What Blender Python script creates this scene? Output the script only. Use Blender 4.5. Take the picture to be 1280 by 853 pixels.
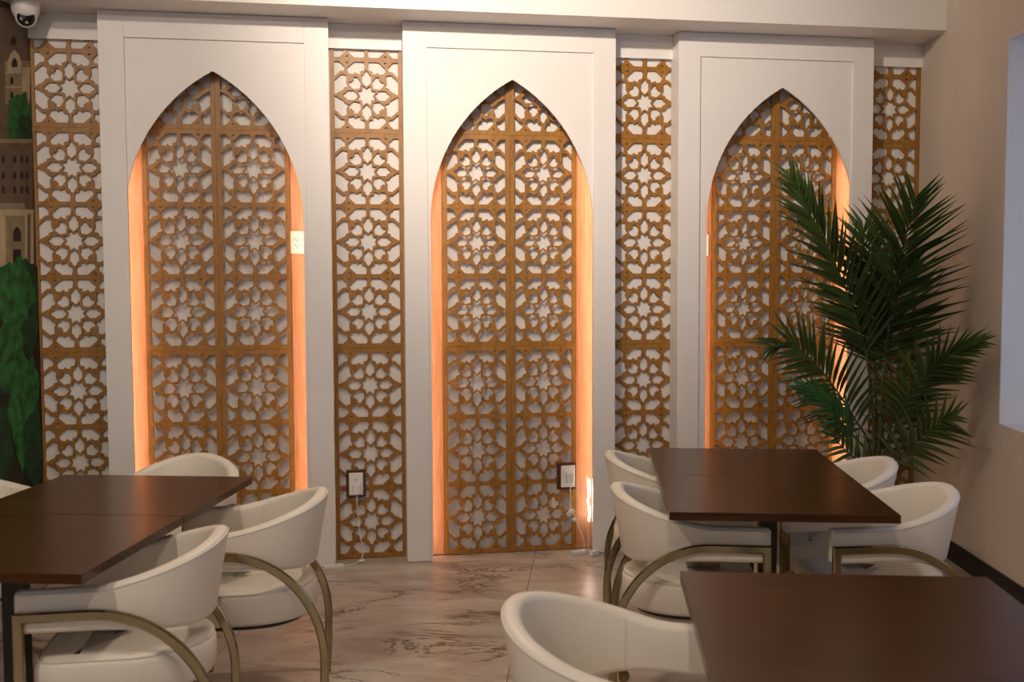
import bpy, bmesh, math, random
from mathutils import Vector, Matrix

random.seed(7)
SC = bpy.context.scene
COL = SC.collection
for o in list(bpy.data.objects):
    bpy.data.objects.remove(o)

# ------------------------------------------------------------------ camera
FPX, CX, CY, CAM_H = 1300.0, 640.0, 426.5, 1.52
YAW = math.atan2(105, FPX); PITCH = math.atan2(77, FPX); ROLL = -math.radians(0.2)
F = Vector((-math.sin(YAW) * math.cos(PITCH), math.cos(YAW) * math.cos(PITCH), -math.sin(PITCH)))
R0 = Vector((math.cos(YAW), math.sin(YAW), 0)); U0 = R0.cross(F)
RV = math.cos(ROLL) * R0 + math.sin(ROLL) * U0
UV = -math.sin(ROLL) * R0 + math.cos(ROLL) * U0
CP = Vector((0, 0, CAM_H))
cd = bpy.data.cameras.new('camera'); cam = bpy.data.objects.new('camera', cd); COL.objects.link(cam)
m = Matrix.Identity(4)
for i in range(3):
    m[i][0], m[i][1], m[i][2], m[i][3] = RV[i], UV[i], -F[i], CP[i]
cam.matrix_world = m
cd.sensor_width = 36; cd.lens = FPX / 1280 * 36; cd.clip_start = .05
cd.dof.use_dof = True; cd.dof.focus_distance = 5.5; cd.dof.aperture_fstop = 4.0
SC.camera = cam

# ------------------------------------------------------------------ view, world, lamps
SC.view_settings.view_transform = 'Standard'; SC.view_settings.look = 'None'
SC.view_settings.gamma = 1; SC.view_settings.use_curve_mapping = False
SC.view_settings.exposure = 0.48
W = bpy.data.worlds.new('world'); SC.world = W; W.use_nodes = True
W.node_tree.nodes['Background'].inputs[0].default_value = (.84, .87, 1.0, 1)
W.node_tree.nodes['Background'].inputs[1].default_value = 1.15

WARM = (1.0, .85, .71)
def downlight_or_fill_lamp(x, y, z, energy, size=130, blend=.9, radius=.05, target=None, color=WARM):
    l = bpy.data.lights.new('downlight_or_fill_lamp', 'SPOT'); l.energy = energy; l.color = color
    l.spot_size = math.radians(size); l.spot_blend = blend; l.shadow_soft_size = radius
    o = bpy.data.objects.new('downlight_or_fill_lamp', l); COL.objects.link(o); o.location = (x, y, z)
    if target:
        d = Vector(target) - Vector((x, y, z)); o.rotation_euler = d.to_track_quat('-Z', 'Y').to_euler()
    return o
CEIL = 3.45
LAMPS = [  # x, y, watts
    (-.62, 2.75, 330, 80, (-.25, 5.5, 3.1)), (-2.0, 2.45, 60, 80, (-2.2, 5.2, 2.6)),
    (-.70, 3.85, 52, 140, None), (-1.7, .4, 85, 130, (-1.8, 3.0, 1.0)), (.1, .4, 55, 130, (-.3, 3.0, 1.0)),  # last two are unseen spots added as soft frontal fill
]
for lx, ly, e, sz, tg in LAMPS:
    downlight_or_fill_lamp(lx, ly, CEIL - .03, e, sz, 1.0, .06, tg)
def portal(name, loc, rot, sx, sy):
    l = bpy.data.lights.new(name, 'AREA'); l.shape = 'RECTANGLE'; l.size = sx; l.size_y = sy
    l.cycles.is_portal = True
    o = bpy.data.objects.new(name, l); COL.objects.link(o); o.location = loc; o.rotation_euler = rot

# ------------------------------------------------------------------ helpers
def raydir(x, y): return F + (x - CX) / FPX * RV - (y - CY) / FPX * UV
def on_y(x, y, Y):
    d = raydir(x, y); return CP + d * ((Y - CP.y) / d.y)
def on_x(x, y, X):
    d = raydir(x, y); return CP + d * ((X - CP.x) / d.x)

TH = math.atan2(105, FPX) + math.atan2(220, FPX)      # the lattice wall is turned against the tables
WT = Vector((math.cos(TH), math.sin(TH), 0)); WN = Vector((-math.sin(TH), math.cos(TH), 0)); WD = 5.66
def wloc(u, y=0, z=0):                                 # u along the lattice wall, y into it, z up
    return WT * u + WN * (WD + y) + Vector((0, 0, z))

def tag(o, label=None, cat=None, group=None, kind=None):
    if label: o['label'] = label
    if cat: o['category'] = cat
    if group: o['group'] = group
    if kind: o['kind'] = kind
    return o

def empty(name, loc=(0, 0, 0), rz=0):
    o = bpy.data.objects.new(name, None); COL.objects.link(o); o.location = loc; o.rotation_euler = (0, 0, rz)
    o.empty_display_size = .05
    return o

def obj(name, me, mat=None, parent=None, loc=(0, 0, 0), rz=0):
    o = bpy.data.objects.new(name, me); COL.objects.link(o)
    if mat and not me.materials: me.materials.append(mat)
    o.location = loc; o.rotation_euler = (0, 0, rz)
    if parent: o.parent = parent
    return o

class MB:
    def __init__(s): s.v = []; s.f = []; s.mi = []; s.smooth = False
    def add(s, vs, fs, mi=0):
        n = len(s.v); s.v += [tuple(p) for p in vs]
        for f in fs: s.f.append(tuple(i + n for i in f)); s.mi.append(mi)
        return s
    def box(s, x0, x1, y0, y1, z0, z1, mi=0):
        return s.add([(x0, y0, z0), (x1, y0, z0), (x1, y1, z0), (x0, y1, z0), (x0, y0, z1), (x1, y0, z1), (x1, y1, z1), (x0, y1, z1)],
                     [(0, 3, 2, 1), (4, 5, 6, 7), (0, 1, 5, 4), (1, 2, 6, 5), (2, 3, 7, 6), (3, 0, 4, 7)], mi)
    def prism(s, poly, fn, d0, d1, mi=0):              # poly: 2D outline; fn(a, b, d) -> point
        n = len(poly)
        vs = [fn(a, b, d0) for a, b in poly] + [fn(a, b, d1) for a, b in poly]
        return s.add(vs, [tuple(range(n))[::-1], tuple(range(n, 2 * n))] + [(i, (i + 1) % n, n + (i + 1) % n, n + i) for i in range(n)], mi)
    def lathe(s, prof, seg=24, mi=0, cap=True, fn=lambda p: p):
        n = len(s.v); k = len(prof)
        for r, z in prof:
            for i in range(seg):
                a = 2 * math.pi * i / seg; s.v.append(tuple(fn((r * math.cos(a), r * math.sin(a), z))))
        for j in range(k - 1):
            for i in range(seg):
                s.f.append((n + j * seg + i, n + j * seg + (i + 1) % seg, n + (j + 1) * seg + (i + 1) % seg, n + (j + 1) * seg + i)); s.mi.append(mi)
        if cap:
            s.f.append(tuple(n + i for i in range(seg))[::-1]); s.mi.append(mi)
            s.f.append(tuple(n + (k - 1) * seg + i for i in range(seg))); s.mi.append(mi)
        return s
    def rings(s, rings, closed=True, cap=True, mi=0):  # list of equally long point rings
        n = len(s.v); m_ = len(rings[0])
        for r in rings: s.v += [tuple(p) for p in r]
        for j in range(len(rings) - 1):
            for i in range(m_ if closed else m_ - 1):
                s.f.append((n + j * m_ + i, n + j * m_ + (i + 1) % m_, n + (j + 1) * m_ + (i + 1) % m_, n + (j + 1) * m_ + i)); s.mi.append(mi)
        if cap:
            s.f.append(tuple(n + i for i in range(m_))[::-1]); s.mi.append(mi)
            s.f.append(tuple(n + (len(rings) - 1) * m_ + i for i in range(m_))); s.mi.append(mi)
        return s
    def tube(s, pts, r, seg=8, mi=0):
        pts = [Vector(p) for p in pts]; rs = []
        up = Vector((0, 0, 1)); last = None
        for i, p in enumerate(pts):
            t = (pts[min(i + 1, len(pts) - 1)] - pts[max(i - 1, 0)]).normalized()
            if last is None:
                a = t.cross(up)
                if a.length < .1: a = t.cross(Vector((1, 0, 0)))
            else: a = last - t * last.dot(t)
            a.normalize(); b = t.cross(a); last = a
            rr = r[i] if isinstance(r, (list, tuple)) else r
            rs.append([p + (a * math.cos(2 * math.pi * k / seg) + b * math.sin(2 * math.pi * k / seg)) * rr for k in range(seg)])
        return s.rings(rs, mi=mi)
    def mesh(s, name, mats=None, smooth=False, bevel=0, seg=2, angle=None):
        me = bpy.data.meshes.new(name); me.from_pydata(s.v, [], s.f)
        for mt in (mats or []): me.materials.append(mt)
        for p, i in zip(me.polygons, s.mi): p.material_index = i
        bm = bmesh.new(); bm.from_mesh(me)
        bmesh.ops.recalc_face_normals(bm, faces=bm.faces)
        if bevel:
            es = [e for e in bm.edges if len(e.link_faces) == 2 and e.calc_face_angle(0) > .5]
            bmesh.ops.bevel(bm, geom=es, offset=bevel, segments=seg, profile=.5, affect='EDGES', clamp_overlap=True)
        if smooth:
            for f in bm.faces: f.smooth = True
            if angle:
                for e in bm.edges:
                    if len(e.link_faces) == 2 and e.calc_face_angle(0) > math.radians(angle): e.smooth = False
        bm.to_mesh(me); bm.free()
        return me
def boxmesh(name, x0, x1, y0, y1, z0, z1, mat, bevel=0): return MB().box(x0, x1, y0, y1, z0, z1).mesh(name, [mat], bevel=bevel)
def structure(name, me, loc=(0, 0, 0), rz=0): return tag(obj(name, me, None, None, loc, rz), kind='structure')

def copy_tree(o, parent=None):
    c = o.copy(); COL.objects.link(c); c.parent = parent
    for ch in list(o.children): copy_tree(ch, c)
    return c

def bez(pts, n=8):                                     # Catmull-Rom through the points
    P = [Vector(p) for p in pts]; out = []
    P = [P[0] * 2 - P[1]] + P + [P[-1] * 2 - P[-2]]
    for i in range(1, len(P) - 2):
        a, b, c, d = P[i - 1:i + 3]
        for k in range(n):
            t = k / n
            out.append(.5 * ((2 * b) + (c - a) * t + (2 * a - 5 * b + 4 * c - d) * t * t + (3 * b - a - 3 * c + d) * t ** 3))
    out.append(P[-2]); return out

# ------------------------------------------------------------------ materials
def newmat(name):
    mt = bpy.data.materials.new(name); mt.use_nodes = True
    nt = mt.node_tree; return mt, nt, nt.nodes['Principled BSDF']
def node(nt, typ, **kw):
    n = nt.nodes.new(typ)
    for k, v in kw.items():
        if hasattr(n, k): setattr(n, k, v)
        else: n.inputs[k].default_value = v
    return n
def ramp(nt, stops):
    r = nt.nodes.new('ShaderNodeValToRGB')
    e = r.color_ramp.elements
    while len(e) < len(stops): e.new(.5)
    for el, (p, c) in zip(e, stops): el.position = p; el.color = (*c, 1)
    return r
def mapping(nt, scale, coord='Object', rot=(0, 0, 0)):
    tc = nt.nodes.new('ShaderNodeTexCoord'); mp = nt.nodes.new('ShaderNodeMapping')
    mp.inputs['Scale'].default_value = scale; mp.inputs['Rotation'].default_value = rot
    nt.links.new(tc.outputs[coord], mp.inputs[0]); return mp
def bump(nt, b, src, strength, dist=.002):
    n = nt.nodes.new('ShaderNodeBump'); n.inputs['Strength'].default_value = strength; n.inputs['Distance'].default_value = dist
    nt.links.new(src, n.inputs['Height']); nt.links.new(n.outputs[0], b.inputs['Normal'])
def plain(name, col, rough=.5, metal=0, var=.06, scale=3, bumps=0, bscale=200, spec=.5):
    mt, nt, b = newmat(name)
    mp = mapping(nt, (scale,) * 3)
    nz = node(nt, 'ShaderNodeTexNoise', Scale=1.0, Detail=4.0); nt.links.new(mp.outputs[0], nz.inputs[0])
    r = ramp(nt, [(.3, [c * (1 - var) for c in col]), (.7, [min(1, c * (1 + var)) for c in col])])
    nt.links.new(nz.outputs[0], r.inputs[0]); nt.links.new(r.outputs[0], b.inputs['Base Color'])
    b.inputs['Roughness'].default_value = rough; b.inputs['Metallic'].default_value = metal
    b.inputs['Specular IOR Level'].default_value = spec
    if bumps:
        n2 = node(nt, 'ShaderNodeTexNoise', Scale=bscale, Detail=3.0)
        tc = nt.nodes.new('ShaderNodeTexCoord'); nt.links.new(tc.outputs['Object'], n2.inputs[0]); bump(nt, b, n2.outputs[0], bumps)
    return mt
def wood(name, dark, mid, light, rough, scale=(14, 14, 1.2), grain=.15, spec=.5):
    mt, nt, b = newmat(name)
    mp = mapping(nt, scale)
    nz = node(nt, 'ShaderNodeTexNoise', Scale=2.2, Detail=8.0, Roughness=.65, Distortion=.6); nt.links.new(mp.outputs[0], nz.inputs[0])
    r = ramp(nt, [(.28, dark), (.5, mid), (.74, light)])
    nt.links.new(nz.outputs[0], r.inputs[0]); nt.links.new(r.outputs[0], b.inputs['Base Color'])
    b.inputs['Roughness'].default_value = rough; b.inputs['Specular IOR Level'].default_value = spec
    bump(nt, b, nz.outputs[0], grain, .001)
    return mt
def emit(name, col, strength):
    mt, nt, b = newmat(name)
    b.inputs['Base Color'].default_value = (*col, 1)
    b.inputs['Emission Color'].default_value = (*col, 1); b.inputs['Emission Strength'].default_value = strength
    return mt

M = {}
M['paint'] = plain('white_paint', (.83, .79, .75), .45, var=.015, bumps=.03, bscale=60)
M['backing'] = plain('backing_paint', (.80, .76, .71), .6, var=.02)
M['wallpaint'] = plain('beige_wall_paint', (.70, .62, .52), .6, var=.03, bumps=.05, bscale=90)
M['reveal'] = plain('window_reveal_paint', (.80, .80, .82), .5, var=.02)
M['soffit'] = plain('soffit_paint', (.62, .55, .48), .7, var=.03)
M['ceiling'] = plain('ceiling_paint', (.75, .70, .64), .8, var=.02)
M['lattice'] = wood('lattice_wood', (.21, .086, .010), (.32, .140, .0175), (.42, .195, .030), .45, (18, 18, 5))
M['plank'] = wood('side_plank_wood', (.46, .20, .095), (.58, .285, .145), (.68, .37, .20), .4, (30, 30, 1.4))
M['table'] = wood('walnut_laminate', (.032, .0105, .0030), (.062, .0215, .0062), (.095, .036, .0110), .25, (1.6, 34, 34), .04, .25)
M['leather'] = plain('cream_leather', (.84, .765, .645), .40, var=.03, bumps=.12, bscale=260)
M['piping'] = plain('cream_piping', (.75, .69, .60), .5, var=.03)
M['brass'] = plain('aged_brass', (.36, .285, .15), .15, metal=1, var=.10, scale=8)
M['darkbrass'] = plain('dark_brass', (.20, .13, .065), .4, metal=1, var=.12, scale=8)
M['black'] = plain('black_metal', (.012, .011, .010), .4, var=.2)
M['baseboard'] = plain('black_baseboard_paint', (.008, .006, .005), .45, var=.2)
M['plastic'] = plain('white_plastic', (.86, .84, .80), .35, var=.01)
M['cord'] = plain('white_cord', (.80, .76, .70), .45, var=.03)
M['clear'] = plain('pale_connector', (.75, .74, .72), .25, var=.1, scale=60)
M['slot'] = plain('dark_slot', (.03, .026, .022), .6, var=.1)
M['camwhite'] = plain('camera_white_plastic', (.78, .74, .69), .4, var=.02)
M['camblack'] = plain('camera_black_face', (.006, .006, .007), .15, var=.1)
M['lens'] = plain('camera_lens', (.35, .31, .28), .2, var=.1)
M['pot'] = plain('charcoal_pot', (.05, .047, .044), .55, var=.15)
M['soil'] = plain('dark_soil', (.03, .02, .013), .95, var=.5, scale=60)
M['grout'] = plain('floor_joint', (.20, .15, .11), .8, var=.1)
M['outlet_block'] = wood('outlet_block_wood', (.06, .02, .008), (.09, .03, .012), (.13, .045, .018), .45)

def palm_mat(name, a, b_):
    mt, nt, b = newmat(name)
    mp = mapping(nt, (3, 40, 40)); nz = node(nt, 'ShaderNodeTexNoise', Scale=1.5, Detail=3.0); nt.links.new(mp.outputs[0], nz.inputs[0])
    oi = nt.nodes.new('ShaderNodeObjectInfo')
    mx = node(nt, 'ShaderNodeMath', operation='MULTIPLY_ADD'); mx.inputs[1].default_value = .45
    nt.links.new(oi.outputs['Random'], mx.inputs[0]); nt.links.new(nz.outputs[0], mx.inputs[2])
    r = ramp(nt, [(.35, a), (.95, b_)]); nt.links.new(mx.outputs[0], r.inputs[0]); nt.links.new(r.outputs[0], b.inputs['Base Color'])
    b.inputs['Roughness'].default_value = .45
    return mt
M['leaf'] = palm_mat('palm_leaf', (.045, .080, .016), (.115, .170, .042))
M['leaf_pale'] = palm_mat('palm_leaf_young', (.05, .14, .035), (.09, .22, .07))
M['stem'] = plain('palm_stem', (.07, .095, .03), .5, var=.3, scale=20)

def marble():
    mt, nt, b = newmat('beige_marble')
    tc = nt.nodes.new('ShaderNodeNewGeometry')
    mp = nt.nodes.new('ShaderNodeMapping'); mp.inputs['Rotation'].default_value = (0, 0, .5); mp.inputs['Scale'].default_value = (1, 2.2, 1)
    nt.links.new(tc.outputs['Position'], mp.inputs[0])
    base = node(nt, 'ShaderNodeTexNoise', Scale=1.6, Detail=7.0, Roughness=.62, Distortion=1.1); nt.links.new(mp.outputs[0], base.inputs[0])
    rb = ramp(nt, [(.25, (.31, .24, .185)), (.42, (.46, .375, .30)), (.56, (.55, .475, .395)), (.75, (.69, .62, .535))])
    nt.links.new(base.outputs[0], rb.inputs[0])
    # thin dark veins where a warped noise crosses its middle, only in patches
    vn = node(nt, 'ShaderNodeTexNoise', Scale=1.25, Detail=9.0, Roughness=.68, Distortion=.9); nt.links.new(mp.outputs[0], vn.inputs[0])
    sub = node(nt, 'ShaderNodeMath', operation='SUBTRACT'); sub.inputs[1].default_value = .5; nt.links.new(vn.outputs[0], sub.inputs[0])
    ab = node(nt, 'ShaderNodeMath', operation='ABSOLUTE'); nt.links.new(sub.outputs[0], ab.inputs[0])
    vr = ramp(nt, [(0, (1, 1, 1)), (.007, (.8, .8, .8)), (.022, (0, 0, 0))]); nt.links.new(ab.outputs[0], vr.inputs[0])
    pn = node(nt, 'ShaderNodeTexNoise', Scale=2.3, Detail=2.0); nt.links.new(tc.outputs['Position'], pn.inputs[0])
    pr = ramp(nt, [(.44, (0, 0, 0)), (.58, (1, 1, 1))]); nt.links.new(pn.outputs[0], pr.inputs[0])
    mul = node(nt, 'ShaderNodeMath', operation='MULTIPLY'); nt.links.new(vr.outputs[0], mul.inputs[0]); nt.links.new(pr.outputs[0], mul.inputs[1])
    mix = nt.nodes.new('ShaderNodeMixRGB'); mix.inputs[2].default_value = (.13, .065, .038, 1)
    nt.links.new(mul.outputs[0], mix.inputs[0]); nt.links.new(rb.outputs[0], mix.inputs[1]); nt.links.new(mix.outputs[0], b.inputs['Base Color'])
    b.inputs['Roughness'].default_value = .30
    return mt
M['marble'] = marble()

def led_mat():
    mt, nt, b = newmat('led_strip_light')
    mp = mapping(nt, (1, 1, 1)); sx = nt.nodes.new('ShaderNodeSeparateXYZ'); nt.links.new(mp.outputs[0], sx.inputs[0])
    mu = node(nt, 'ShaderNodeMath', operation='MULTIPLY'); mu.inputs[1].default_value = 2 * math.pi / .022; nt.links.new(sx.outputs[2], mu.inputs[0])
    sn = node(nt, 'ShaderNodeMath', operation='SINE'); nt.links.new(mu.outputs[0], sn.inputs[0])
    ma = node(nt, 'ShaderNodeMath', operation='MULTIPLY_ADD'); ma.inputs[1].default_value = LED * .6; ma.inputs[2].default_value = LED; nt.links.new(sn.outputs[0], ma.inputs[0])
    b.inputs['Base Color'].default_value = (.9, .85, .75, 1)
    b.inputs['Emission Color'].default_value = (1.0, .64, .42, 1); nt.links.new(ma.outputs[0], b.inputs['Emission Strength'])
    return mt
LED = 12.5
M['led'] = led_mat()
M['led_end'] = emit('loose_led_light', (1.0, .80, .62), 14)

# ------------------------------------------------------------------ room shell
SOF = 2.87                                            # underside of the bulkhead
XL = -2.85                                            # mural wall
def xr(y): return 1.888 + (6.318 - y) * .045           # window wall
YF = -2.2
structure('wall_back', boxmesh('wall_back', -1.75, 3.75, .018, .24, -.01, CEIL, M['backing']), wloc(0), TH)
wl = structure('wall_left', boxmesh('wall_left', XL - .2, XL, YF, 5.4, -.01, CEIL, M['wallpaint']))
# window wall with its opening
WY0, WY1, WZ0, WZ1, WTK = 2.7, 5.165, .81, 2.65, .30
mb = MB()
def rwbox(y0, y1, z0, z1):
    P = [(xr(y0), y0), (xr(y0) + WTK, y0), (xr(y1) + WTK, y1), (xr(y1), y1)]
    mb.prism(P, lambda a, b, d: (a, b, d), z0, z1)
rwbox(YF, WY0, -.01, CEIL); rwbox(WY1, 6.6, -.01, CEIL); rwbox(WY0, WY1, -.01, WZ0); rwbox(WY0, WY1, WZ1, CEIL)
structure('wall_right', mb.mesh('wall_right', [M['wallpaint']]))
# pale lining of the window recess, then frame and panes
win = tag(empty('window_1', (xr(4) + .22, 4.0, WZ0)), kind='structure')
lin = MB()
rv = .006
def wq(y, off): return xr(y) + off
ox, oy, oz = win.location
def wbox(mbx, y0, y1, o0, o1, z0, z1):
    P = [(wq(y0, o0) - ox, y0 - oy), (wq(y0, o1) - ox, y0 - oy), (wq(y1, o1) - ox, y1 - oy), (wq(y1, o0) - ox, y1 - oy)]
    mbx.prism(P, lambda a, b, d: (a, b, d - oz), z0, z1)
wbox(lin, WY1 - rv, WY1, .002, .22, WZ0, WZ1); wbox(lin, WY0, WY0 + rv, .002, .22, WZ0, WZ1)
wbox(lin, WY0, WY1, .002, .22, WZ0, WZ0 + rv); wbox(lin, WY0, WY1, .002, .22, WZ1 - rv, WZ1)
obj('window_reveal', lin.mesh('window_reveal', [M['reveal']]), None, win)
fr = MB()
for a, b_ in ((WY0, WY0 + .06), (WY1 - .06, WY1), (3.9, 3.96)): wbox(fr, a, b_, .22, .27, WZ0, WZ1)
for a, b_ in ((WZ0, WZ0 + .06), (WZ1 - .06, WZ1)): wbox(fr, WY0, WY1, .22, .27, a, b_)
obj('window_frame', fr.mesh('window_frame', [M['plastic']]), None, win)
gm, gnt, gb = newmat('window_glass'); gb.inputs['Transmission Weight'].default_value = 1; gb.inputs['Roughness'].default_value = 0; gb.inputs['IOR'].default_value = 1.01; gb.inputs['Base Color'].default_value = (.32, .36, .44, 1)
for a, b_ in ((WY0 + .06, 3.9), (3.96, WY1 - .06)):
    g = MB(); wbox(g, a, b_, .243, .247, WZ0 + .06, WZ1 - .06); obj('window_pane', g.mesh('window_pane', [gm]), None, win)
gm2, _, gb2 = newmat('shop_window_glass'); gb2.inputs['Transmission Weight'].default_value = 1; gb2.inputs['Roughness'].default_value = 0; gb2.inputs['IOR'].default_value = 1.01
portal('window_daylight', (xr(3.9) + .235, 3.93, (WZ0 + WZ1) / 2), (0, math.pi / 2, 0), WZ1 - WZ0, WY1 - WY0)
# wall behind the camera with a shop window
mb = MB(); mb.box(XL, -2.0, YF - .2, YF, -.01, CEIL); mb.box(1.4, xr(YF), YF - .2, YF, -.01, CEIL)
mb.box(-2.0, 1.4, YF - .2, YF, 2.6, CEIL); mb.box(-2.0, 1.4, YF - .2, YF, -.01, .7)
structure('wall_front', mb.mesh('wall_front', [M['wallpaint']]))
w2 = tag(empty('window_2', (-.3, YF - .1, .7)), kind='structure')
fr = MB()
for x in (-1.7, -.03, 1.64): fr.box(x - .03, x + .03, -.03, .03, 0, 1.9)
fr.box(-1.7, 1.7, -.03, .03, 0, .06); fr.box(-1.7, 1.7, -.03, .03, 1.84, 1.9)
obj('window_frame', fr.mesh('window_frame', [M['black']]), None, w2)
for a, b_ in ((-1.67, -.06), (0, 1.61)):
    obj('window_pane', boxmesh('window_pane', a, b_, -.002, .002, .06, 1.84, gm2), None, w2)
portal('shop_window_daylight', (-.3, YF - .08, 1.65), (math.pi / 2, 0, 0), 3.4, 1.9)

structure('ceiling', boxmesh('ceiling', XL - .2, 2.7, YF - .2, 6.9, CEIL, CEIL + .1, M['ceiling']))
# bulkhead above the arches, and the short white boards above the lattice strips
mb = MB()
u_at = lambda x, off: None
def wallpoly(y0, y1):                                   # strip of plan between offsets y0<y1, cut by the side walls
    pts = []
    for y in (y0, y1):
        base = WN * (WD + y)
        ul = (XL - base.x) / WT.x
        ur = (1.888 + 6.318 * .045 - .045 * base.y - base.x) / (WT.x + .045 * WT.y)
        pts.append((ul, ur))
    return [(pts[0][0], y0), (pts[0][1], y0), (pts[1][1], y1), (pts[1][0], y1)]
mb.prism(wallpoly(-.37, .018), lambda a, b, d: (a, b, d), SOF, CEIL)
bk = mb.mesh('bulkhead', [M['paint'], M['soffit']])
structure('trim_1', bk, wloc(0), TH)

PANELS = [(-1.153, -.020), (.362, 1.511), (1.867, 3.015)]
STRIPS = [-1.515, -.016, 1.520, 2.998]; SW = .385
heads = [(-1.51, -1.153), (-.020, .362), (1.511, 1.867), (3.015, 3.40)]
for i, (a, b_) in enumerate(heads):
    structure('trim_%d' % (i + 2), boxmesh('header_board', a - (a + b_) / 2, b_ - (a + b_) / 2, -.018, .0175, 2.742, SOF - .001, M['paint']), wloc((a + b_) / 2), TH)

# floor of marble tiles
fl = structure('floor', boxmesh('floor', XL - .1, 2.6, YF, 6.7, -.06, -.004, M['grout']))
T = 1.2; g = .0015
tm = boxmesh('floor_tile', g, T - g, g, T - g, -.012, 0, M['marble'], bevel=.0012)
for i in range(-3, 3):
    for j in range(-6, 3):
        x, y = -.335 + i * T, 4.725 + j * T
        if x + T < XL or x > 2.3: continue
        x0, x1 = max(x, XL + .001), x + T
        obj('floor_tile', tm, None, fl, (x, y, 0))

# dark baseboard on the window wall
mb = MB(); P = [(xr(YF) - .014, YF), (xr(YF), YF), (xr(6.30), 6.30), (xr(6.30) - .014, 6.30)]
mb.prism(P, lambda a, b, d: (a, b, d), 0, .105)
structure('baseboard_right', mb.mesh('baseboard', [M['baseboard']], bevel=.003))

# unseen ceiling rings for the downlights and the added fill spots
for i, (lx, ly, e, sz, tg) in enumerate(LAMPS):
    o = obj('downlight_or_fill_ring', MB().lathe([(.085, 0), (.085, -.008), (.07, -.012), (.062, -.004), (.06, -.001)], 24, cap=False).mesh('lamp_ring', [M['plastic']], smooth=True), None, None, (lx, ly, CEIL))
    tag(o, 'round white ring in the ceiling around an unseen downlight or added fill spot', 'ceiling light', 'recessed ceiling downlights')

# ------------------------------------------------------------------ lattice
def clip_top(poly, zmax):
    out = []
    for i, p in enumerate(poly):
        q = poly[(i + 1) % len(poly)]
        a, b_ = p[1] <= zmax, q[1] <= zmax
        if a: out.append(p)
        if a != b_:
            t = (zmax - p[1]) / (q[1] - p[1]); out.append((p[0] + (q[0] - p[0]) * t, zmax))
    return out
def cell_holes():
    H = []
    # central star: points between the petals, notches at the petals
    st = []
    for k in range(16):
        a = math.pi / 8 * k
        r = .30 if k % 2 else .195
        st.append((r * math.cos(a), r * math.sin(a)))
    H.append(st)
    def rot(p, a): c, s = math.cos(a), math.sin(a); return [(x * c - y * s, x * s + y * c) for x, y in p]
    pet = [(.275, 0), (.40, -.135), (.60, -.135), (.625, -.075), (.66, -.075), (.745, 0), (.66, .075), (.625, .075), (.60, .135), (.40, .135)]
    dia = [(.315, 0), (.42, -.15), (.60, -.17), (.665, -.09), (.60, -.035), (.635, 0), (.60, .035), (.665, .09), (.60, .17), (.42, .15)]
    for k in range(4):
        H.append(rot(pet, math.pi / 2 * k)); H.append(rot(dia, math.pi / 4 + math.pi / 2 * k))
    top = [(-.375, 1), (-.095, 1), (-.065, .87), (-.095, .745), (-.205, .715), (-.205, .63), (-.305, .655), (-.36, .695), (-.40, .635), (-.545, .655), (-.60, .79)]
    side = [(-1, .43), (-.775, .61), (-.635, .575), (-.645, .39), (-.575, .275), (-.71, .225), (-.725, .17), (-.95, .05), (-1, .05)]
    cor = [(-1, 1), (-.84, 1), (-.70, .86), (-.715, .725), (-.81, .725), (-1, .565)]
    tri = [(-.66, .985), (-.545, .985), (-.60, .935)]
    for sx in (1, -1):
        for sy in (1, -1):
            for p in (top, side, cor, tri): H.append([(x * sx, y * sy) for x, y in p])
    out = []
    for p in H:                                          # thin the straps a little
        cx = sum(x for x, y in p) / len(p); cy = sum(y for x, y in p) / len(p)
        k = 1.07 if len(p) > 3 else 1
        out.append([(max(-1, min(1, cx + (x - cx) * k)), max(-1, min(1, cy + (y - cy) * k))) for x, y in p])
    return out
HOLES = cell_holes()
FR, BAR, ROW, LT = .024, .022, .383, .013
def sheet_mesh(name, w, rows, h, zclip=None):
    # one routed board: outer rectangle minus the holes of every cell
    cu = bpy.data.curves.new(name, 'CURVE'); cu.dimensions = '2D'; cu.fill_mode = 'BOTH'; cu.extrude = LT / 2
    def spline(poly):
        s = cu.splines.new('POLY'); s.points.add(len(poly) - 1)
        for pt, (x, y) in zip(s.points, poly): pt.co = (x, y, 0, 1)
        s.use_cyclic_u = True
    spline([(-w / 2, 0), (w / 2, 0), (w / 2, h), (-w / 2, h)])
    hw = w / 2 - FR
    ih = (ROW * 3 - 2 * FR - 2 * BAR) / 3
    for r in range(rows):
        zc = FR + ih / 2 + r * (ih + BAR)
        for poly in HOLES:
            q = [(x * hw, zc + y * ih / 2) for x, y in poly]
            if zclip:
                if min(p[1] for p in q) > zclip - .012: continue
                q = clip_top(q, zclip - .006)
            if len(q) > 2: spline(q)
    tmp = bpy.data.objects.new('tmp', cu); COL.objects.link(tmp)
    dg = bpy.context.evaluated_depsgraph_get()
    me = bpy.data.meshes.new_from_object(tmp.evaluated_get(dg)); me.name = name
    bpy.data.objects.remove(tmp); bpy.data.curves.remove(cu)
    # curve lies in local xy: stand it up, front face towards the room
    me.transform(Matrix(((1, 0, 0, 0), (0, 0, 1, LT / 2), (0, 1, 0, 0), (0, 0, 0, 1))))
    bm = bmesh.new(); bm.from_mesh(me); bmesh.ops.remove_doubles(bm, verts=bm.verts, dist=1e-5); bmesh.ops.recalc_face_normals(bm, faces=bm.faces); bm.to_mesh(me); bm.free()
    me.materials.clear(); me.materials.append(M['lattice'])
    for p in me.polygons: p.use_smooth = False
    return me
SH = ROW * 3
s_full = sheet_mesh('lattice_sheet', SW - .001, 3, SH - .001)
s_top = sheet_mesh('lattice_top_sheet', SW - .001, 2, .47, .47)
AW = .372
a_full = sheet_mesh('arch_lattice_sheet', AW - .001, 3, SH - .001)
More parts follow.
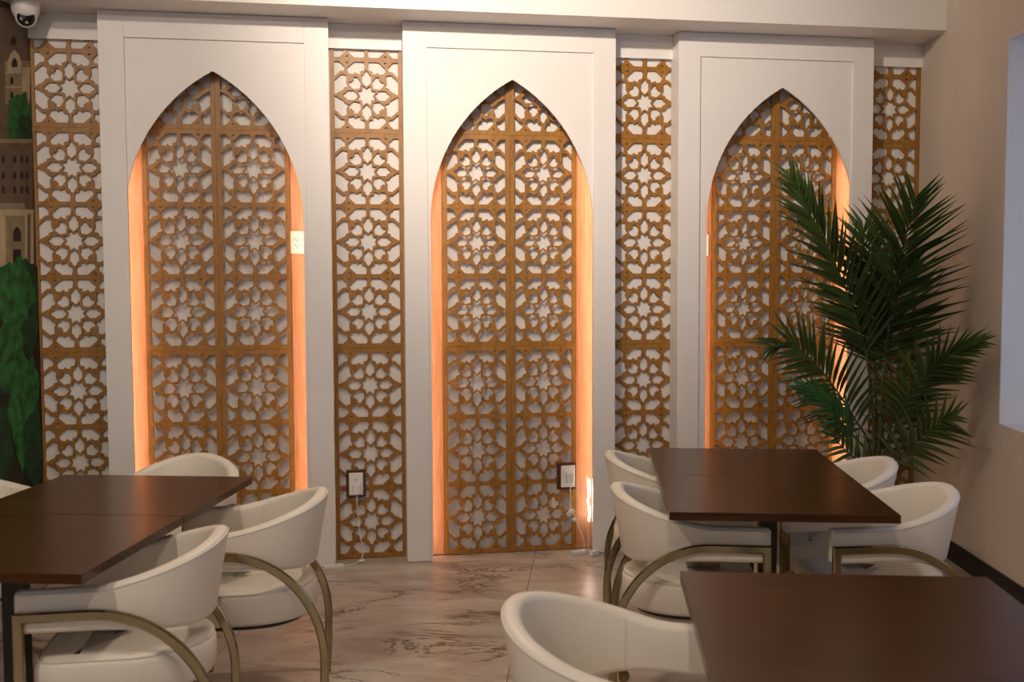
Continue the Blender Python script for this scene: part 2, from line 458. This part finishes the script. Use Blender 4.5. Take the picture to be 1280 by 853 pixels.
a_top = sheet_mesh('arch_lattice_top_sheet', AW - .001, 1, .41)
strip_labels = ['golden wooden star lattice strip next to the painted mural',
                'golden wooden star lattice strip with a plugged outlet and cord near the floor',
                'golden wooden star lattice strip behind the two-part table, no outlet on it',
                'golden wooden star lattice strip in the corner behind the palm']
for u, lb in zip(STRIPS, strip_labels):
    e = tag(empty('lattice_strip', wloc(u + SW / 2, 0, .004), TH), lb, 'lattice panel', 'wooden lattice strips between the arches')
    for k, me in ((0, s_full), (1, s_full), (2, s_top)): obj('lattice_sheet', me, None, e, (0, 0, k * SH))
# wooden cleats hold the strips off the wall, out of sight behind the frames
ARCH = [-.603, .945, 2.478]
arch_words = ['in the niche closest to the mural', 'in the middle niche', 'in the niche behind the palm']
for u, wd in zip(ARCH, arch_words):
    e = tag(empty('arch_lattice', wloc(u, -.024, .006), TH), 'orange-lit wooden star lattice screen of two columns ' + wd, 'lattice screen', 'lattice screens in the arched niches')
    for sx in (-1, 1):
        for k, me in ((0, a_full), (1, a_full), (2, a_top)):
            obj('lattice_sheet', me, None, e, (sx * AW / 2, 0, k * SH))
    # planks beside the lattice
    for sx in (-1, 1):
        o = obj('side_plank', boxmesh('side_plank', sx * (AW + .002), sx * (AW + .145), .013, .0415, 0, 2.5, M['plank']), None, e)

# ------------------------------------------------------------------ white arched panels
PT, REC = -.13, .012
def arch_curve(hw, z_spring, z_apex, n=18):            # pointed arch, left foot to right foot
    rise = z_apex - z_spring; Rr = (hw * hw + rise * rise) / (2 * hw); c = Rr - hw
    amax = math.atan2(rise, c); L = []
    for i in range(n + 1):
        a = amax * i / n; L.append((-(Rr * math.cos(a) - c), z_spring + Rr * math.sin(a)))
    return L + [(-x, z) for x, z in reversed(L[:-1])]
panel_labels = ['tall white panel with pointed arch opening, the one closest to the mural',
                'tall white panel with pointed arch opening, the middle one of three',
                'tall white panel with pointed arch opening, partly behind the palm']
OPEN = .4425
for (a, b_), lb, uc in zip(PANELS, panel_labels, ARCH):
    c = (a + b_) / 2; w = (b_ - a) / 2; ac = uc - c
    e = tag(empty('arched_panel', wloc(c, 0, 0), TH), lb, 'wall panel', 'white arched wall panels')
    st = .124; rail = .13; top = SOF - .002; z0 = .004
    for x0, x1 in ((-w, -w + st), (w - st, w)):
        obj('stile', boxmesh('stile', x0, x1, PT, PT + .022, z0, top, M['paint'], bevel=.0015), None, e)
    obj('top_rail', boxmesh('top_rail', -w + st, w - st, PT, PT + .022, top - rail, top, M['paint'], bevel=.0015), None, e)
    for x0, x1 in ((-w, -w + .02), (w - .02, w)):
        obj('side_board', boxmesh('side_board', x0, x1, PT + .022, -.0005, z0, top, M['paint']), None, e)
    iw = w - st
    cur = [(x + ac, z) for x, z in arch_curve(OPEN, 1.83, 2.585)]
    ztop = top - rail
    mb = MB(); n = len(cur); mid = n // 2
    y0, y1 = PT + REC, PT + REC + .012
    # front and back faces as two halves, left and right of the apex
    for y in (y0, y1):
        Lp = [(-iw, z0), (cur[0][0], z0)] + cur[:mid + 1] + [(cur[mid][0], ztop), (-iw, ztop)]
        Rp = [(iw, z0), (iw, ztop), (cur[mid][0], ztop)] + cur[mid:] + [(cur[-1][0], z0)]
        for P in (Lp, Rp): mb.add([(x, y, z) for x, z in P], [tuple(range(len(P)))])
    full = [(cur[0][0], z0)] + cur + [(cur[-1][0], z0)]
    for (xa, za), (xb, zb) in zip(full, full[1:]): mb.add([(xa, y0, za), (xb, y0, zb), (xb, y1, zb), (xa, y1, za)], [(0, 1, 2, 3)])
    me = mb.mesh('arch_board', [M['paint']])
    obj('arch_board', me, None, e)

# LED strips on the planks just behind the edge of each opening
sides = ['on the mural side of', 'on the window side of']
for u, wd in zip(ARCH, ['the arched niche closest to the mural', 'the middle arched niche', 'the arched niche behind the palm']):
    for sx in (-1, 1):
        x = u + sx * (OPEN + (.016 if u != ARCH[0] else .012 if sx > 0 else .004))
        z0 = .42 if (u == ARCH[1] and sx == 1) else .03
        o = obj('led_strip', MB().box(-.005, .005, 0, .003, 0, 2.2 - z0).mesh('led_strip', [M['led']]), None, None, wloc(x, -.085, z0), TH)
        tag(o, 'glowing warm LED strip ' + sides[sx > 0] + ' ' + wd, 'light strip', 'LED strips in the arched niches')

# ------------------------------------------------------------------ outlets and cords
def outlet(u, z, w, h, y, label, block=None, faces=2, plugged=False):
    e = tag(empty('wall_outlet', wloc(u, y, z), TH), label, 'outlet')
    back = 0
    if block:
        bw, bh, bd, dx = block
        obj('mounting_block', boxmesh('mounting_block', -bw / 2 + dx, bw / 2 + dx, -bd, 0, -bh / 2, bh / 2, M['outlet_block'], bevel=.003), None, e); back = -bd
    obj('cover_plate', boxmesh('cover_plate', -w / 2, w / 2, back - .007, back, -h / 2, h / 2, M['plastic'], bevel=.003), None, e)
    obj('receptacle', boxmesh('receptacle', -w * .24, w * .24, back - .0085, back - .006, -h * .30, h * .30, M['plastic'], bevel=.0012), None, e)
    for s in ((1, -1) if not plugged else (1,)):
        for dx_, dz, sw, sh in ((-.007, .004, .003, .010), (.007, .004, .003, .008), (0, -.010, .006, .005)):
            obj('socket_slot', boxmesh('socket_slot', dx_ - sw / 2, dx_ + sw / 2, back - .0090, back - .0080, s * h * .15 + dz - sh / 2, s * h * .15 + dz + sh / 2, M['slot']), None, e)
    return e
outlet(-.197, 1.719, .076, .120, -.0115, 'white outlet plate on the lit plank of the niche closest to the mural')
outlet(2.050, 1.711, .076, .120, -.0115, 'white outlet plate almost hidden at the edge of the niche behind the palm')
outlet(.095, .418, .076, .122, -.0005, 'white outlet in a dark wooden block on the lattice strip', (.104, .150, .022, 0), plugged=True)
outlet(1.263, .423, .080, .122, -.0245, 'white outlet in a dark wooden block on the middle arch lattice', (.108, .150, .022, -.006), plugged=True)
def adapter(u, z, label, path, extras=(), y0=-.0315):
    e = tag(empty('power_adapter', wloc(u, y0, z), TH), label, 'power adapter')
    obj('plug_body', boxmesh('plug_body', -.019, .019, -.032, 0, -.03, .028, M['plastic'], bevel=.004), None, e)
    pts = bez([(p[0] - u, p[1] - y0, p[2] - z) for p in path], 10)
    obj('cable', MB().tube(pts, .0028, 8).mesh('cable', [M['cord']], smooth=True), None, e)
    for nm, (cx, cy_, cz), (sx, sy, sz), r, mat in extras:
        o = obj(nm, boxmesh(nm, -sx, sx, -sy, sy, -sz, sz, mat, bevel=.004), None, e, (cx - u, cy_ - y0, cz - z)); o.rotation_euler = r
    return e
adapter(.098, .395, 'white phone-charger style plug with cord trailing from the lattice strip to the floor',
        [(.098, -.048, .366), (.100, -.05, .30), (.106, -.045, .22), (.112, -.04, .14), (.128, -.05, .06), (.110, -.09, .012), (.055, -.13, .004), (.0, -.16, .004)],
        [('cable_clip', (.106, -.046, .205), (.007, .006, .018), (0, .1, 0), M['cord']), ('inline_brick', (-.03, -.165, .0105), (.052, .013, .010), (0, 0, .25), M['cord']), ('cable_joint', (.118, -.088, .012), (.017, .007, .007), (0, 0, .4), M['cord'])])
adapter(1.268, .418, 'white adapter plug with tangled LED wires by the middle arch',
        [(1.268, -.082, .39), (1.270, -.086, .31), (1.275, -.08, .24), (1.295, -.08, .20), (1.325, -.08, .12), (1.345, -.08, .07), (1.348, -.08, .025), (1.33, -.10, .008), (1.29, -.12, .004)],
        [('connector', (1.268, -.085, .225), (.026, .009, .011), (0, -.6, 0), M['clear']), ('connector', (1.290, -.085, .185), (.012, .008, .009), (0, .3, 0), M['clear']),
         ('connector', (1.305, -.135, .0125), (.045, .018, .012), (0, 0, .3), M['clear']), ('connector', (1.385, -.17, .016), (.030, .014, .0145), (0, 0, .6), M['clear'])], y0=-.0555)
o = obj('led_lead', MB().tube(bez([Vector(wloc(1.372, -.05, .43)) - wloc(1.39, 0, 0), Vector(wloc(1.371, -.075, .30)) - wloc(1.39, 0, 0), Vector(wloc(1.368, -.08, .20)) - wloc(1.39, 0, 0), Vector(wloc(1.375, -.08, .10)) - wloc(1.39, 0, 0), Vector(wloc(1.371, -.085, .03)) - wloc(1.39, 0, 0), Vector(wloc(1.368, -.10, .004)) - wloc(1.39, 0, 0)], 8), .0026, 8).mesh('led_lead', [M['cord']], smooth=True), None, None, wloc(1.39, 0, 0))
tag(o, 'thin white wire hanging down from the loose end of the LED strip', 'wire')
o = obj('loose_led_end', MB().tube(bez([(0, 0, 0), (.006, -.005, .06), (-.006, -.012, .12), (.004, -.012, .18), (.0, -.004, .24)], 8), .005, 6).mesh('loose_led_end', [M['led_end']], smooth=True), None, None, wloc(1.376, -.075, .17), TH)
tag(o, 'bright loose end of LED strip hanging at the foot of the middle niche', 'light strip')

# ------------------------------------------------------------------ ceiling security camera on the soffit
sc = wloc(-1.55, -.155, SOF)
e = tag(empty('security_camera', (-2.762, 4.930, SOF)), 'white turret security camera with black face under the bulkhead', 'camera')
obj('mount_base', MB().lathe([(.066, 0), (.067, -.020), (.064, -.042), (.056, -.064), (.042, -.078)], 28).mesh('mount_base', [M['camwhite']], smooth=True, angle=50), None, e)
look = (Vector((0, 0, 1.5)) - Vector((-2.762, 4.930, SOF - .06))).normalized()
q = Vector((0, 0, 1)).rotation_difference(look)
prof = [(.050 * math.sin(t), -.050 * math.cos(t)) for t in [math.pi * k / 16 for k in range(1, 11)]] + [(.047, .024), (.041, .030)]
ball = obj('camera_ball', MB().lathe(prof, 28).mesh('camera_ball', [M['camwhite']], smooth=True, angle=40), None, e, (.004, -.006, -.072)); ball.rotation_mode = 'QUATERNION'; ball.rotation_quaternion = q
face = obj('camera_face', MB().lathe([(.041, .028), (.040, .033), (.030, .037), (.010, .039)], 28).mesh('camera_face', [M['camblack']], smooth=True), None, ball)
for sx in (-1, 1):
    obj('camera_lens', MB().lathe([(.007, .036), (.007, .041), (.004, .042)], 14).mesh('camera_lens', [M['lens']]), None, face, (sx * .014, -.018, 0))

# ------------------------------------------------------------------ mural on the end wall
def mural():
    mats = {}
    def mm(name, c, v=.2, s=14):
        mats[name] = plain('mural_' + name, c, .6, var=v, scale=s); return name
    mm('sky', (.085, .055, .033), .25, 5); mm('stone', (.32, .24, .13), .2); mm('pale', (.52, .42, .25), .15); mm('brown', (.15, .10, .06), .2)
    mm('dark', (.018, .012, .008), .2); mm('green', (.015, .13, .025), .7, 18); mm('green2', (.006, .05, .012), .7, 22); mm('ledge', (.30, .25, .18), .1); mm('teal', (.012, .05, .04), .3)
    order = list(mats)
    mb = MB()
    def P(px, py):
        q = on_x(px, py, XL); return (q.y, q.z)
    def poly(name, pts, lay, dy=0):
        x = XL + .001 + lay * .0004
        vs = [(x, y + dy, z) for y, z in pts]
        mb.add(vs, [tuple(range(len(vs)))], order.index(name))
    def rect(name, x0, y0, x1, y1, lay, dy=0): poly(name, [P(x0, y0), P(x1, y0), P(x1, y1), P(x0, y1)], lay, dy)
    def archwin(name, x0, y0, x1, y1, lay, dy=0):
        xm = (x0 + x1) / 2; h = (x1 - x0) * .9
        poly(name, [P(x0, y1), P(x0, y0 + h), P(x0 + (xm - x0) * .4, y0 + h * .35), P(xm, y0), P(x1 - (x1 - xm) * .4, y0 + h * .35), P(x1, y0 + h), P(x1, y1)], lay, dy)
    def blob(name, cx, cy_, rx, ry, lay, dy=0, n=30, seed=1):
        rn = random.Random(seed); ph = [rn.random() * 6.28 for _ in range(3)]
        pts = []
        for k in range(n):
            a = 2 * math.pi * k / n
            r = 1 + .10 * math.sin(5 * a + ph[0]) + .07 * math.sin(9 * a + ph[1]) + .04 * math.sin(14 * a + ph[2])
            pts.append(P(cx + rx * r * math.cos(a), cy_ + ry * r * math.sin(a)))
        ymax = 5.108
        poly(name, [(min(y, ymax), z) for y, z in pts], lay, dy)
    z1 = SOF if False else 2.868
    poly('sky', [(2.8, .0), (5.115, .0), (5.115, z1), (2.8, z1)], 0)
    for dy, sd in ((0, 1), (-.42, 5), (-.84, 9), (-1.26, 13), (-1.68, 17)):
        rect('brown', -10, 10, 35, 180, 1, dy)
        archwin('dark', 13, 44, 20, 56, 2, dy)
        rect('stone', 6, 76, 37, 130, 2, dy); archwin('pale', 9, 62, 26, 90, 3, dy); archwin('dark', 14, 72, 21, 84, 5, dy)
        rect('pale', 7, 90, 26, 92, 4, dy); rect('pale', 7, 108, 32, 110, 4, dy); rect('pale', 27, 84, 37, 124, 3, dy)
        for yy in (96, 114): archwin('dark', 12, yy, 16, yy + 9, 5, dy)
        blob('green', 24, 150, 15, 34, 6, dy, seed=sd); blob('green2', 30, 162, 9, 20, 7, dy, seed=sd + 1)
        rect('brown', -20, 178, 40, 262, 8, dy); rect('stone', -20, 174, 39, 179, 9, dy)
        for yy in (194, 214, 232):
            for xx in (1, 15, 24, 31): archwin('dark', xx, yy, xx + 4, yy + 10, 9, dy)
        rect('pale', -20, 262, 41, 334, 9, dy); rect('ledge', -20, 254, 30, 262, 10, dy); rect('stone', 6, 270, 30, 334, 10, dy)
        archwin('dark', 15, 283, 25, 302, 11, dy); rect('dark', 15, 312, 25, 332, 11, dy); rect('brown', 33, 268, 37, 334, 10, dy)
        rect('dark', -30, 334, 53, 640, 9, dy)
        rect('teal', -30, 470, 14, 492, 10, dy); rect('brown', -30, 478, 16, 483, 11, dy); rect('brown', 18, 408, 44, 412, 10, dy)
        blob('green2', 28, 385, 24, 58, 12, dy, seed=sd + 2); blob('green', 17, 366, 24, 42, 13, dy, seed=sd + 3); blob('green', 10, 442, 16, 48, 14, dy, seed=sd + 4)
        blob('green', 29, 510, 19, 70, 15, dy, seed=sd + 5); blob('green2', 40, 560, 12, 48, 16, dy, seed=sd + 6); blob('green2', 0, 560, 14, 55, 16, dy, seed=sd + 7)
    me = mb.mesh('wall_mural', [mats and bpy.data.materials['mural_' + k] for k in order])
    o = obj('wall_mural', me); tag(o, 'painted mural of old stone buildings and green trees on the end wall', 'mural')
mural()

# ------------------------------------------------------------------ tables
def make_table(x0, x1, y0, y1, label, group=None):
    cx, cy_ = (x0 + x1) / 2, (y0 + y1) / 2; w, d = (x1 - x0) / 2, (y1 - y0) / 2
    e = tag(empty('dining_table', (cx, cy_, 0)), label, 'table', group)
    obj('table_top', boxmesh('table_top', -w, w, -d, d, .722, .75, M['table'], bevel=.002), None, e)
    obj('column', boxmesh('column', -.03, .03, -.03, .03, .02, .712, M['black'], bevel=.004), None, e)
    obj('top_bracket', MB().box(-.19, .19, -.025, .025, .712, .722).box(-.025, .025, -.19, .19, .7121, .7219).mesh('top_bracket', [M['black']]), None, e)
    obj('base_plate', MB().box(-.14, .14, -.095, .095, .002, .014).box(-.06, .06, -.06, .06, .0139, .022).mesh('base_plate', [M['black']], bevel=.003), None, e)
    return e
gR = 'dark wood tables pushed together beside the palm'; gL = 'dark wood tables pushed together beside the mural'
make_table(.243, .990, 3.430, 4.0875, 'dark walnut table of the palm-side pair, the one farther from the wall', gR)
make_table(.243, .990, 4.0915, 4.750, 'dark walnut table of the palm-side pair, the one next to the lattice wall', gR)
make_table(-2.108, -1.345, 2.590, 3.268, 'dark walnut table of the mural-side pair, the one farther from the wall', gL)
make_table(-2.108, -1.345, 3.272, 3.950, 'dark walnut table of the mural-side pair, the one next to the lattice wall', gL)
make_table(.222, 1.005, 1.72, 2.730, 'large dark walnut table standing alone in front of the palm-side pair')

# ------------------------------------------------------------------ chairs
def smooth01(t): t = max(0, min(1, t)); return t * t * (3 - 2 * t)
def make_chair():
    e = empty('tub_chair')
    HWD, XF, AB = .2195, .258, .229                      # half width, arm front, back ellipse depth (mid-surface)
    path = []
    ns = 9
    for i in range(ns): path.append((XF + (0 - XF) * i / ns, -HWD, 0, -1))
    na = 40
    for i in range(na + 1):
        a = math.pi * i / na; x, y = -AB * math.sin(a), -HWD * math.cos(a)
        nx, ny = -math.sin(a) / AB, -math.cos(a) / HWD; l = math.hypot(nx, ny); path.append((x, y, nx / l, ny / l))
    for i in range(1, ns + 1): path.append((XF * i / ns, HWD, 0, 1))
    # distance from the nearer arm front
    s = [0]
    for p, q_ in zip(path, path[1:]): s.append(s[-1] + math.hypot(q_[0] - p[0], q_[1] - p[1]))
    tot = s[-1]
    rings = []; pipe = []
    def section(p, d, shrink=0):
        t = .6 * smooth01((d - .17) / .44) + .4 * max(0, min(1, (d - .21) / .38))
        zt = .668 + .100 * t; zb = .545 - .035 * smooth01((d - .2) / .35)
        flare = .045 * smooth01((d - .2) / .35)
        hth = .0235; r = .0185
        x, y, nx, ny = p; out = []
        cs = [(hth - r, zt - r, 0), (-(hth - r), zt - r, 90), (-(hth - r), zb + r, 180), (hth - r, zb + r, 270)]
        for cs_, cz, a0 in cs:
            for k in range(5):
                a = math.radians(a0 + 90 * k / 4)
                o_, z = cs_ + (r - shrink) * math.cos(a), cz + (r - shrink) * math.sin(a)
                if shrink: o_ = cs_ * (1 - shrink * 8) + (r - shrink) * math.cos(a)
                f_ = flare * ((z - zb) / (zt - zb) - .35)
                out.append((x + nx * (o_ + f_), y + ny * (o_ + f_), z))
        return out
    for i, p in enumerate(path):
        d = min(s[i], tot - s[i]); rg = section(p, d); rings.append(rg)
        v = Vector(rg[1]); pipe.append(v + Vector((p[2], p[3], 0)) * .0005)
    first, last = path[0], path[-1]
    caps0 = [section((first[0] + dx, first[1], first[2], first[3]), 0, sh) for dx, sh in ((.013, .012), (.009, .006), (.004, .002))]
    caps1 = [section((last[0] + dx, last[1], last[2], last[3]), 0, sh) for dx, sh in ((.004, .002), (.009, .006), (.013, .012))]
    back = obj('backrest', MB().rings(caps0 + rings + caps1).mesh('backrest', [M['leather']], smooth=True, angle=70), None, e)
    obj('piping', MB().tube(pipe, .0026, 6).mesh('piping', [M['piping']], smooth=True), None, back)
    # vertical seam where arm and back panels meet
    for k in (ns + 2, len(path) - 1 - ns - 2):
        rg = rings[k]; inner = [rg[j] for j in (7, 8, 9, 10, 11)]
        obj('seam', MB().tube([Vector(p) for p in inner], .0016, 5).mesh('seam', [M['piping']], smooth=True), None, back)
    # seat cushion
    def outline(ins, n=44):
        pts = []; hw = .213 - ins; xf = .245 - ins; ab = .238 - ins; r = .06
        pts += [(xf - r + r * math.sin(a), -(hw - r) - r * math.cos(a)) for a in [math.pi / 2 * (1 - k / 6) for k in range(7)]]
        pts += [(x, -hw) for x in (.12, .06)]
        for k in range(25):
            a = math.pi * k / 24; pts.append((-ab * math.sin(a), -hw * math.cos(a)))
        pts += [(x, hw) for x in (.06, .12)]
        pts += [(xf - r + r * math.sin(a), (hw - r) + r * math.cos(a)) for a in [math.pi / 2 * (k / 6) for k in range(7)]]
        return pts
    lv = [(.335, .03), (.340, .012), (.355, .003), (.40, 0), (.432, .001), (.446, .007), (.455, .02), (.460, .045), (.464, .09), (.466, .14), (.467, .19)]
    seat = obj('seat', MB().rings([[(x, y, z) for x, y in outline(i)] for z, i in lv]).mesh('seat', [M['leather']], smooth=True, angle=60), None, e)
    ol = [Vector((x, y, .450)) for x, y in outline(.0075)]
    obj('piping', MB().tube(ol + [ol[0]], .0025, 6).mesh('seat_piping', [M['piping']], smooth=True), None, seat)
    obj('seat_base', MB().rings([[(x * .88, y * .88, z) for x, y in outline(.02)] for z in (.318, .336)]).mesh('seat_base', [M['black']]), None, e)
    # brass side frames: front post, arm rail, big quarter bend into the rear leg
    for sy in (-1, 1):
        Y = sy * .2535
        p2 = [(.256, .006), (.256, .598)]
        n = 20; cxx, rx, rz_ = .07, .338, .370; z_t = .598
        p2 += [(.15, z_t)]
        for i in range(n + 1):
            a = math.pi / 2 * i / n; p2.append((cxx - rx * math.sin(a), z_t - rz_ + rz_ * math.cos(a)))
        p2 += [(-.266, .12), (-.258, .006)]
        rg = []
        for i, (x, z) in enumerate(p2):
            d0 = Vector((x - p2[i - 1][0], z - p2[i - 1][1])).normalized() if i else None
            d1 = Vector((p2[i + 1][0] - x, p2[i + 1][1] - z)).normalized() if i < len(p2) - 1 else None
            t = ((d0 or d1) + (d1 or d0)).normalized(); nn = Vector((-t.y, t.x))
            k = 1 / max(.5, abs(nn.dot(Vector((-(d0 or d1).y, (d0 or d1).x)))))
            h, w, b_ = .0145, .0095, .004
            sec = [(h, w - b_), (h - b_, w), (-h + b_, w), (-h, w - b_), (-h, -w + b_), (-h + b_, -w), (h - b_, -w), (h, -w + b_)]
            rg.append([(x + nn.x * a * k, Y + c_, z + nn.y * a * k) for a, c_ in sec])
        fr_ = obj('side_frame', MB().rings(rg).mesh('side_frame', [M['brass']], smooth=True, angle=35), None, e)
        for x in (.256, -.258):
            obj('glide', MB().lathe([(.013, 0), (.014, .004), (.010, .008)], 12).mesh('glide', [M['darkbrass']]), None, fr_, (x, Y, 0))
    return e
CH = make_chair()
chairs = [  # x, y, heading (0 faces +x), label
    (-1.388, 2.985, 194, 'cream tub chair at the mural-side tables, arm under the table corner away from the wall'),
    (-1.237, 3.595, 193, 'cream tub chair beside the mural-side tables, its back toward the plugged lattice strip'),
    (-1.735, 4.13, -93, 'cream tub chair at the end of the mural-side tables, back to the lattice wall'),
    (-2.36, 3.85, 0, 'cream tub chair between the mural wall and its tables'),
    (0.335, 3.81, -2, 'cream tub chair opposite the window wall at the palm-side tables, farther from the lattice'),
    (0.318, 4.54, -1, 'cream tub chair opposite the window wall at the palm-side tables, closer to the lattice'),
    (1.023, 3.845, 190, 'cream tub chair between window wall and palm-side tables, the one farther from the palm'),
    (0.97, 4.42, 188, 'cream tub chair between window wall and palm-side tables, the one closer to the palm'),
    (0.062, 2.36, -13, 'cream tub chair at the large single table'),
]
for i, (x, y, a, lb) in enumerate(chairs):
    c = CH if i == 0 else copy_tree(CH)
    c.location = (x, y, 0); c.rotation_euler = (0, 0, math.radians(a))
    tag(c, lb, 'chair', 'cream tub chairs with brass frames')
# a round brass cap under the inner arm of the chair at the single table
obj('bolt_cap', MB().lathe([(.014, -.006), (.018, 0), (.016, .008), (.008, .011)], 18, fn=lambda p: (p[0] * .8, -p[2], p[1])).mesh('bolt_cap', [M['darkbrass']], smooth=True, angle=50), None, c, (-.04, .216, .522))

# ------------------------------------------------------------------ potted palm
PB = Vector((1.40, 5.58, 0))
palm = tag(empty('potted_palm', PB), 'tall green areca palm with arching fronds in the corner', 'plant')
obj('pot', MB().lathe([(.13, 0), (.14, .01), (.175, .30), (.185, .31), (.185, .34), (.17, .345), (.165, .30), (.16, .29)], 32).mesh('pot', [M['pot']], smooth=True, angle=40), None, palm)
obj('soil', MB().lathe([(.165, .288), (.12, .305), (.04, .315), (.004, .317)], 24).mesh('soil', [M['soil']], smooth=True), None, palm)
def leaflet_mesh(name, droop, mat):
    n = 7; v = []; f = []
    for i in range(n + 1):
        t = i / n; w = .5 * (max(.04, t / .28) ** .55 if t < .28 else max(.03, 1 - ((t - .28) / .72) ** 1.5))
        z = -droop * t * t
        v += [(t, -w, z + .30 * w), (t, 0, z), (t, w, z + .30 * w)]
    for i in range(n):
        a = 3 * i; f += [(a, a + 1, a + 4, a + 3), (a + 1, a + 2, a + 5, a + 4)]
    mb = MB(); mb.add(v, f); me = mb.mesh(name, [mat], smooth=True); return me
LM = [leaflet_mesh('leaflet', d, M['leaf']) for d in (.05, .14, .26)]
LP = [leaflet_mesh('leaflet', d, M['leaf_pale']) for d in (.05, .14, .26)]
MASS = MB()
def frond(pts, N, n, L, start=.35, young=False, ang=(62, 22), width=.021, droop=0.0, seed=0, r0=.009, mass=False):
    """pts: (px, py, world y) along the rachis; N: facing of the blade; n leaflets a side"""
    rn = random.Random(seed)
    P = [on_y(*p) - PB for p in pts]
    P = [Vector((random.uniform(-.03, .03), random.uniform(-.03, .03), .30))] + P
    C = bez(P, 12)
    cum = [0]
    for a, b_ in zip(C, C[1:]): cum.append(cum[-1] + (b_ - a).length)
    tot = cum[-1]
    fr_ = obj('frond', MB().tube(C, [r0 * (1 - .82 * c / tot) for c in cum], 7).mesh('frond', [M['stem']], smooth=True), None, palm)
    N = Vector(N).normalized(); ms = LP if young else LM
    for i in range(n):
        t = start + (1 - start) * (i + .5) / n
        for sgn in (-1, 1):
            tt = min(.999, t + rn.uniform(-.006, .006)); target = tt * tot
            k = max(j for j in range(len(cum)) if cum[j] <= target); k = min(k, len(C) - 2)
            p = C[k].lerp(C[k + 1], (target - cum[k]) / max(1e-6, cum[k + 1] - cum[k]))
            T_ = (C[min(k + 2, len(C) - 1)] - C[max(k - 1, 0)]).normalized()
            S = T_.cross(N).normalized() * sgn
            q_ = (t - start) / (1 - start)
            a = math.radians(ang[0] + (ang[1] - ang[0]) * q_ + rn.uniform(-5, 5))
            d = (T_ * math.cos(a) + S * math.sin(a) + N * rn.uniform(.02, .22) + Vector((0, 0, -droop - rn.uniform(0, .08)))).normalized()
            ln = L * (.55 + .45 * math.sin(math.pi * min(1, .18 + q_ * .72))) * (1 - .35 * q_ ** 3) * rn.uniform(.9, 1.08)
            zz = (N - d * N.dot(d)).normalized(); yy = zz.cross(d)
            mat = Matrix(((d.x * ln, yy.x * width, zz.x * ln, p.x), (d.y * ln, yy.y * width, zz.y * ln, p.y), (d.z * ln, yy.z * width, zz.z * ln, p.z), (0, 0, 0, 1)))
            # keep tips inside the room
            for sc_ in (1, .85, .7, .55, .4, .28, .16, .08):
                tip = PB + p + d * ln * sc_
                if tip.x < xr(tip.y) - .035 and (WN.dot(tip) - WD) < -.03: break
            m3 = mat.copy()
            for r_ in range(3): m3[r_][0] *= sc_; m3[r_][2] *= sc_
            if mass:
                me = ms[rn.choice((0, 0, 1, 1, 2))]
                MASS.add([m3 @ v_.co for v_ in me.vertices], [tuple(p_.vertices) for p_ in me.polygons]); continue
            o = bpy.data.objects.new('leaflet', ms[rn.choice((0, 0, 1, 1, 2))]); COL.objects.link(o); o.parent = fr_; o.matrix_basis = m3
frond([(1098, 560, 5.56), (1108, 430, 5.54), (1122, 340, 5.50), (1143, 252, 5.44)], (-.15, -1, .25), 32, .42, .50, ang=(72, 24), seed=1, r0=.012)
frond([(1092, 560, 5.56), (1082, 440, 5.50), (1048, 340, 5.42), (990, 226, 5.36)], (-.1, -1, .45), 32, .32, .46, ang=(48, 16), seed=2)
frond([(1088, 565, 5.54), (1066, 520, 5.46), (1030, 468, 5.36), (992, 432, 5.26), (962, 434, 5.20)], (-.25, -.9, .5), 24, .29, .36, ang=(70, 25), seed=3)
frond([(1086, 575, 5.52), (1062, 540, 5.42), (1032, 508, 5.34), (1000, 486, 5.28)], (-.1, -.8, .6), 14, .22, .52, young=True, ang=(50, 12), seed=4)
frond([(1108, 560, 5.54), (1136, 500, 5.42), (1168, 462, 5.30), (1200, 442, 5.18), (1222, 432, 5.10)], (.1, -.85, .6), 24, .26, .42, ang=(58, 14), droop=.04, seed=5)
frond([(1106, 590, 5.52), (1136, 560, 5.44), (1166, 535, 5.34), (1192, 522, 5.24)], (.1, -.9, .5), 13, .25, .42, ang=(72, 20), seed=6)
frond([(1094, 555, 5.62), (1092, 440, 5.64), (1084, 350, 5.62), (1078, 285, 5.60)], (.05, -1, .2), 26, .34, .52, ang=(66, 26), seed=7, r0=.011, mass=True)
frond([(1084, 590, 5.50), (1070, 575, 5.44), (1050, 556, 5.38), (1034, 530, 5.34)], (-.2, -.9, .4), 12, .19, .30, ang=(70, 25), seed=8, mass=True)
frond([(1101, 560, 5.60), (1108, 470, 5.62), (1118, 400, 5.62), (1132, 330, 5.58)], (.05, -1, .1), 22, .34, .56, ang=(70, 34), seed=11, r0=.010, mass=True)
frond([(1104, 580, 5.60), (1112, 540, 5.60), (1124, 500, 5.56), (1138, 455, 5.50)], (.15, -1, .2), 12, .22, .38, ang=(66, 26), seed=9, mass=True)
tag(obj('leaflet_mass', MASS.mesh('leaflet_mass', [M['leaf']], smooth=True), None, palm), kind='stuff')
